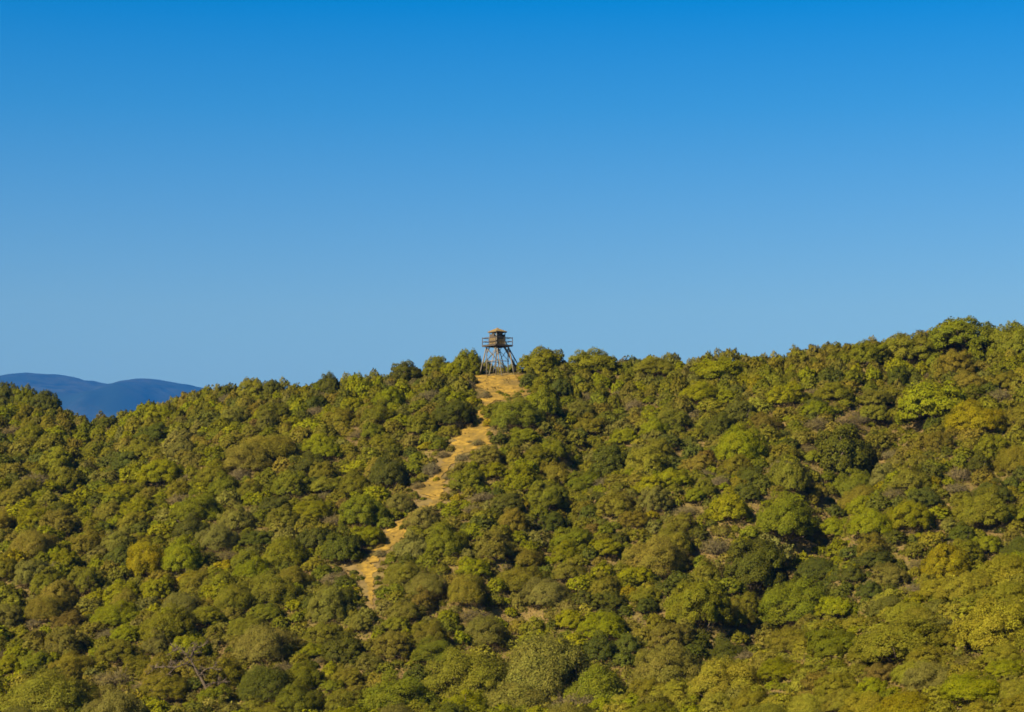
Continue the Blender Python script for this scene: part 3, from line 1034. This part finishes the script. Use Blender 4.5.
pal_green = np.array([(0.150, 0.142, 0.012), (0.125, 0.125, 0.010), (0.165, 0.145, 0.018), (0.110, 0.112, 0.012)])[rng.randint(0, 4, len(X))]
pal_dry = np.array([(0.19, 0.14, 0.045), (0.15, 0.11, 0.05), (0.22, 0.165, 0.05), (0.17, 0.13, 0.03)])[rng.randint(0, 4, len(X))]
ct = np.where((dryness > 0.62)[:, None], pal_dry, pal_green)
und = link("undergrowth", leaf_mesh("undergrowth", V, rng.rand(len(X)), rng.rand(len(X)) * 0.9, M_LEAF_MASS, ct, unit(np.array([0, -0.4, 0.9]) + rng.normal(0, 0.3, (len(X), 3)))))
und["kind"] = "stuff"
und["label"] = "low scrub, dry grass and twigs on the soil between the shrubs"

# ------------------------------------------------------------------ watchtower
tower = bpy.data.objects.new("watchtower", None)
COL.objects.link(tower)
tz = float(terrain(TOWER[0], TOWER[1]))
tower.location = (TOWER[0], TOWER[1], tz)
tower["label"] = "small wooden watchtower on splayed timber legs at the top of the sandy track"
tower["category"] = "watchtower"
AL = R(39.0)
EX = np.array([math.cos(AL), math.sin(AL), 0])      # along the right-hand face, away to the right
EY = np.array([-math.sin(AL), math.cos(AL), 0])     # along the left-hand face, away to the left
UZ = np.array([0, 0, 1.0])


def T(a, b, z):
    return EX * a + EY * b + UZ * z


def gz(a, b):
    w = T(a, b, 0)
    return float(terrain(TOWER[0] + w[0], TOWER[1] + w[1])) - tz


DZ = 4.02         # deck height
HD, HC, HL = 1.62, 0.80, 1.12
mb = MB()
for k in range(12):                                # deck boards
    y = -HD + (k + 0.5) * 2 * HD / 12
    mb.bar(T(-HD, y, DZ), T(HD, y, DZ), 2 * HD / 12 - 0.015, 0.06)
mb.build("deck", M_RAIL, tower)
mb = MB()
for s in (-1, 1):
    mb.bar(T(-HD, s * (HD - 0.04), DZ - 0.13), T(HD, s * (HD - 0.04), DZ - 0.13), 0.08, 0.15)
    mb.bar(T(s * (HD - 0.04), -HD + 0.09, DZ - 0.131), T(s * (HD - 0.04), HD - 0.09, DZ - 0.131), 0.08, 0.15)
for k in (-0.55, 0.0, 0.55):
    mb.bar(T(k * HD, -HD + 0.09, DZ - 0.125), T(k * HD, HD - 0.09, DZ - 0.125), 0.08, 0.17)
mb.build("deck_frame", M_RAIL, tower)
# railings, one a side, each with its posts
for (p, q) in (((-1, -1), (1, -1)), ((1, -1), (1, 1)), ((1, 1), (-1, 1)), ((-1, 1), (-1, -1))):
    e = HD - 0.05
    mb = MB()
    a, b = np.array(p) * e, np.array(q) * e
    opening = (p, q) == ((1, -1), (1, 1))
    for z, t_ in ((1.06, 0.10), (0.52, 0.085)):
        s0 = 0.0
        s1 = 0.62 if opening else 1.0
        A, B = a + (b - a) * (s0 + 0.02), a + (b - a) * (s1 - 0.02)
        mb.bar(T(*A, DZ + z), T(*B, DZ + z), 0.06, t_)
    r = mb.build("railing", M_RAIL, tower)
    mb = MB()
    mb.tube([T(*a, DZ - 0.2), T(*a, DZ + 1.16)], [0.06, 0.055])
    mid = a + (b - a) * (0.62 if opening else 0.5)
    mb2 = MB()
    mb2.tube([T(*mid, DZ + 0.03), T(*mid, DZ + 1.12)], [0.05, 0.048])
    mb.build("rail_post", M_RAIL, r)
    mb2.build("rail_post", M_RAIL, r)
# cabin: low board walls, corner posts, open windows under the eaves
ZW0, ZW1, ZT = DZ + 0.03, DZ + 1.08, DZ + 1.92
for (p, q) in (((-1, -1), (1, -1)), ((1, -1), (1, 1)), ((1, 1), (-1, 1)), ((-1, 1), (-1, -1))):
    a, b = np.array(p) * HC, np.array(q) * HC
    mb = MB()
    for k in range(7):                             # upright boards
        A, B = a + (b - a) * (0.06 + 0.88 * k / 7), a + (b - a) * (0.06 + 0.88 * (k + 1) / 7 - 0.008)
        w = np.linalg.norm(B - A)
        m_ = (A + B) / 2
        d_ = (b - a) / np.linalg.norm(b - a)
        mb.bar(T(*m_, ZW0), T(*m_, ZW1), w, 0.035 + 0.008 * (k % 2), up=EX * -d_[1] + EY * d_[0])
    wall = mb.build("cabin_wall", M_BOARD, tower)
    mb = MB()
    o_ = np.array([-(b - a)[1], (b - a)[0]]) / np.linalg.norm(b - a)
    A, B = a + (b - a) * 0.05, a + (b - a) * 0.95
    mb.bar(T(*A, ZW1 + 0.03), T(*B, ZW1 + 0.03), 0.10, 0.06)
    mb.bar(T(*A, ZT - 0.04), T(*B, ZT - 0.04), 0.08, 0.08)
    for s_ in (0.36, 0.64):
        m_ = a + (b - a) * s_
        mb.bar(T(*m_, ZW1 + 0.06), T(*m_, ZT - 0.08), 0.06, 0.06)
    # closed shutters on two thirds of every side, the last third open
    A, B = a + (b - a) * 0.385, a + (b - a) * 0.615
    mb.bar(T(*((A + B) / 2), ZW1 + 0.06), T(*((A + B) / 2), ZT - 0.12), np.linalg.norm(B - A) - 0.01, 0.03, up=EX * o_[0] + EY * o_[1])
    A, B = a + (b - a) * 0.06, a + (b - a) * 0.34
    mb.bar(T(*((A + B) / 2), ZW1 + 0.06), T(*((A + B) / 2), ZT - 0.30), np.linalg.norm(B - A) - 0.02, 0.03, up=EX * o_[0] + EY * o_[1])
    mb.build("window_frame", M_RAIL, wall)
for s in ((-1, -1), (1, -1), (1, 1), (-1, 1)):
    mb = MB()
    mb.tube([T(s[0] * HC, s[1] * HC, ZW0), T(s[0] * HC, s[1] * HC, ZT)], [0.065, 0.06])
    mb.build("corner_post", M_POLE, tower)
# hipped roof with thick heather cover and a small cap
mb = MB()
e, zt, za = 1.02, ZT, ZT + 0.58
rings = [(e, zt), (e + 0.015, zt + 0.09), (e * 0.55, zt + 0.36), (0.16, za)]
vs, fs = [], []
for (w_, z_) in rings:
    for s in ((-1, -1), (1, -1), (1, 1), (-1, 1)):
        vs.append(T(s[0] * w_, s[1] * w_, z_))
for k in range(3):
    for j in range(4):
        fs.append((k * 4 + j, k * 4 + (j + 1) % 4, (k + 1) * 4 + (j + 1) % 4, (k + 1) * 4 + j))
fs += [(3, 2, 1, 0), (12, 13, 14, 15)]
mb.add(vs, fs)
roof = mb.build("roof", M_ROOF, tower)
mb = MB()
mb.tube([T(0, 0, za - 0.05), T(0, 0, za + 0.1)], [0.2, 0.1], 8)
mb.build("roof_cap", M_ROOF, roof)
mb = MB()
for s in ((-1, -1), (1, -1), (1, 1), (-1, 1)):
    A, B = np.array(s) * (e - 0.03), np.array((-s[1], s[0])) * (e - 0.03)
    mb.bar(T(*A, zt - 0.03), T(*(A + (B - A) * 0.97), zt - 0.03), 0.05, 0.055)
mb.build("eaves_beam", M_RAIL, roof)
# legs: an upright and an outward splayed pole at each corner, plus mid poles, ties and knee braces
for s in ((-1, -1), (1, -1), (1, 1), (-1, 1)):
    a = np.array(s) * HL
    mb = MB()
    mb.tube([T(*a, gz(*a) - 0.4), T(*(a * 0.99), DZ - 0.2)], [0.085, 0.075], 8)
    mb.build("leg", M_POLE, tower, True)
    for dirn in ((s[0], 0), (0, s[1])):
        d_ = np.array(dirn)
        f_ = a + d_ * 1.5
        mb = MB()
        mb.tube([T(*f_, gz(*f_) - 0.4), T(*(a + d_ * 0.12), DZ - 0.35)], [0.075, 0.065], 8)
        mb.build("splayed_leg", M_POLE, tower, True)
    for dirn in ((-s[0], 0), (0, -s[1])):
        d_ = np.array(dirn)
        mb = MB()
        mb.tube([T(*a, DZ - 1.25), T(*(a + d_ * 0.62), DZ - 0.22)], [0.05, 0.045], 6)
        mb.build("knee_brace", M_POLE, tower, True)
for (p, q) in (((-1, -1), (1, -1)), ((1, 1), (-1, 1)), ((-1, 1), (-1, -1))):
    a, b = np.array(p) * HL, np.array(q) * HL
    mb = MB()
    mb.tube([T(*(a + (a - b) * 0.06), DZ - 2.35), T(*(b + (b - a) * 0.06), DZ - 2.35)], [0.055, 0.055], 6)
    mb.build("tie_beam", M_POLE, tower, True)
for (p, q) in (((1, -1), (1, 1)), ((1, 1), (-1, 1)), ((-1, 1), (-1, -1))):
    a, b = np.array(p) * HL, np.array(q) * HL
    for (c, d_) in ((a, b), (b, a)):
        off = np.array([-(b - a)[1], (b - a)[0]]) / np.linalg.norm(b - a) * (0.06 if c is a else -0.06)
        mb = MB()
        mb.tube([T(*(c + off), DZ - 2.2), T(*(d_ + off), DZ - 0.4)], [0.042, 0.04], 6)
        mb.build("cross_brace", M_POLE, tower, True)
# staircase down to the right from the opening of the right-hand side
st = bpy.data.objects.new("staircase", None)
COL.objects.link(st)
st.parent = tower
top = T(HD, 0.25 * HD, DZ - 0.05)
ft = T(HD, 0.25 * HD, 0) + np.array([2.15, -0.35, 0])
ft[2] = float(terrain(TOWER[0] + ft[0], TOWER[1] + ft[1])) - tz
dv = ft - top
side = np.cross(dv, UZ)
side /= np.linalg.norm(side)
for s in (-0.42, 0.42):
    mb = MB()
    mb.bar(top + side * s, ft + side * s + dv * 0.04, 0.06, 0.22)
    mb.build("stringer", M_STEPS, st)
    mb = MB()
    mb.bar(top + side * s + UZ * 1.0, ft + side * s + UZ * 0.95, 0.05, 0.08)
    for k in (0.02, 0.35, 0.68, 0.97):
        c = top + dv * k + side * s
        mb.bar(c, c + UZ * 0.98, 0.055, 0.055)
    mb.build("handrail", M_STEPS, st)
for k in range(1, 15):
    c = top + dv * k / 15
    mb = MB()
    mb.bar(c - side * 0.39, c + side * 0.39, 0.24, 0.04)
    mb.build("tread", M_STEPS, st)

# ------------------------------------------------------------------ dead tree
dead = bpy.data.objects.new("dead_tree", None)
COL.objects.link(dead)
dead.location = (DEAD[0], DEAD[1], float(terrain(DEAD[0], DEAD[1])))
dead["label"] = "bare grey dead tree with crooked branches leaning left among the lower left shrubs"
dead["category"] = "dead tree"
pm = F / DEAD[1]


def D(x, y, dy=0.0):
    return np.array([(x - 204) / pm, dy, (694 - y) / pm])


r = np.random.RandomState(5)
mb = MB()
mb.tube([D(208, 700), D(206, 688), D(199, 676, 0.1), D(194, 668, 0.15), D(190, 660, 0.1)], [0.17, 0.15, 0.13, 0.11, 0.09], 8)
mb.build("trunk", M_DEAD, dead, True)


def limb(pts, rad, twigs=9, tl=0.8):
    mb = MB()
    pts = [np.asarray(p) for p in pts]
    mb.tube(pts, np.linspace(rad * 0.75, 0.03, len(pts)), 6)
    twigs = twigs * 2
    for _ in range(twigs):
        k = r.randint(1, len(pts))
        b = pts[k - 1] + (pts[k] - pts[k - 1]) * r.rand()
        d = unit(r.normal(0, 1, 3) + np.array([0, 0, 0.5])) * tl * r.uniform(0.5, 1.2)
        m_ = b + d * 0.5 + r.normal(0, 0.09, 3)
        mb.tube([b, m_, b + d], [0.04, 0.03, 0.012], 4)
        for _ in range(3):
            e = m_ + unit(d * 0.8 + r.normal(0, 0.8, 3)) * tl * 0.55
            mb.tube([m_, e], [0.02, 0.007], 3)
    mb.build("branch", M_DEAD, dead, True)


limb([D(194, 668, 0.15), D(186, 664, -0.1), D(176, 668, -0.3), D(166, 667, -0.4), D(156, 668, -0.3), D(148, 675, -0.3)], 0.14, 14)
limb([D(190, 660, 0.1), D(185, 655), D(180, 650, 0.3), D(172, 652, 0.4)], 0.12, 12)
limb([D(190, 660, 0.1), D(193, 653, -0.2), D(197, 648, -0.3), D(203, 647, -0.2)], 0.12, 12)
limb([D(199, 676, 0.1), D(205, 670, -0.3), D(212, 668, -0.4), D(219, 672, -0.4)], 0.10, 10)
limb([D(206, 688), D(213, 683, -0.4), D(222, 682, -0.5), D(228, 684, -0.4)], 0.08, 8, 0.6)
limb([D(176, 668, -0.3), D(170, 674, -0.5), D(162, 678, -0.6), D(150, 684, -0.6)], 0.08, 8, 0.6)

# ------------------------------------------------------------------ haze: one closed box of even, thin air
mh, nt, out = nodes_of("thin_haze")
pv = N(nt, "ShaderNodeVolumePrincipled")
pv.inputs["Color"].default_value = (0.012, 0.190, 0.70, 1)
pv.inputs["Density"].default_value = 6e-5
pv.inputs["Density Attribute"].default_value = ""
pv.inputs["Anisotropy"].default_value = 0.0
nt.links.new(pv.outputs[0], out.inputs["Volume"])
x0, x1, y0, y1, z0, z1 = -20500, 20500, -400, 21500, -27, 1420
hv = [(x, y, z) for z in (z0, z1) for y in (y0, y1) for x in (x0, x1)]
hf = [(0, 2, 3, 1), (4, 5, 7, 6), (0, 1, 5, 4), (2, 6, 7, 3), (0, 4, 6, 2), (1, 3, 7, 5)]
haze = link("haze", new_mesh("haze", hv, [i for f in hf for i in f], [4] * 6, mh))
haze["kind"] = "stuff"
haze["label"] = "thin blue haze over the distance"

# ------------------------------------------------------------------ light
SUN_EL = 38.0
sdir = np.array([-0.71, -0.70])                   # where the sun stands, seen from above
sdir /= np.linalg.norm(sdir)
sv = Vector((sdir[0] * math.cos(R(SUN_EL)), sdir[1] * math.cos(R(SUN_EL)), math.sin(R(SUN_EL))))
sl = bpy.data.lights.new("sun", "SUN")
sl.energy = 5.0
sl.angle = R(0.53)
sl.color = (1.0, 0.85, 0.60)
so = bpy.data.objects.new("sun", sl)
COL.objects.link(so)
so.rotation_euler = sv.to_track_quat("Z", "Y").to_euler()

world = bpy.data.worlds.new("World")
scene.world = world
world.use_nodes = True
nt = world.node_tree
nt.nodes.clear()
wo = N(nt, "ShaderNodeOutputWorld")
bg = N(nt, "ShaderNodeBackground")
sky = N(nt, "ShaderNodeTexSky", sky_type="NISHITA")
sky.sun_disc = False
sky.sun_elevation = R(SUN_EL)
sky.sun_rotation = math.atan2(sdir[0], sdir[1])
sky.altitude = 300
sky.air_density = 1.0
sky.dust_density = 0.0
sky.ozone_density = 3.0
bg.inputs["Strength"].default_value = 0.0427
# deep polarised blue: the sky's own gradient, filtered by the height above the horizon
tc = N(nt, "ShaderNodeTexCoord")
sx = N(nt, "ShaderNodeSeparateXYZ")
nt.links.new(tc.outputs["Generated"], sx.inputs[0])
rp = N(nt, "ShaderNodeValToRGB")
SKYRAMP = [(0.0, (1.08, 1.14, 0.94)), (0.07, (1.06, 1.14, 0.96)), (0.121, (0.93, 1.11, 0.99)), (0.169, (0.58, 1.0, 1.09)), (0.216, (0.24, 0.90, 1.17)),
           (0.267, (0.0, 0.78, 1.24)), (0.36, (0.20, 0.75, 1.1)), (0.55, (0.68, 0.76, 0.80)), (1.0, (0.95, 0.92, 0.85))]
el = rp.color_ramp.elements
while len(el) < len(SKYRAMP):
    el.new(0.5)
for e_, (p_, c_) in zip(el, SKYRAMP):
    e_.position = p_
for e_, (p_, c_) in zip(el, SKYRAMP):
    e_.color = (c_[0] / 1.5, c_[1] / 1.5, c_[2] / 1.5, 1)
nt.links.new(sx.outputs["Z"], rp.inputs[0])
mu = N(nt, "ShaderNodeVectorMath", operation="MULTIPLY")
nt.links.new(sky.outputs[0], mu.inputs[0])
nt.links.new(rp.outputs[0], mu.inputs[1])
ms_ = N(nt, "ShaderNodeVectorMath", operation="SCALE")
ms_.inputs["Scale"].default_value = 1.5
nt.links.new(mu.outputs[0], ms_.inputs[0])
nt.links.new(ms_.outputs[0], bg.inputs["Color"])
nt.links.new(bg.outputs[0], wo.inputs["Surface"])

# ------------------------------------------------------------------ render settings
vs_ = scene.view_settings
vs_.view_transform = "Standard"
vs_.look = "None"
vs_.exposure = 1.37
vs_.gamma = 1.0
vs_.use_curve_mapping = False
scene.render.engine = "CYCLES"
cy = scene.cycles
cy.max_bounces = 5
cy.diffuse_bounces = 3
cy.transmission_bounces = 3
cy.transparent_max_bounces = 4
cy.volume_bounces = 0
cy.use_denoising = True
cy.filter_width = 1.7
cy.caustics_reflective = False
cy.caustics_refractive = False
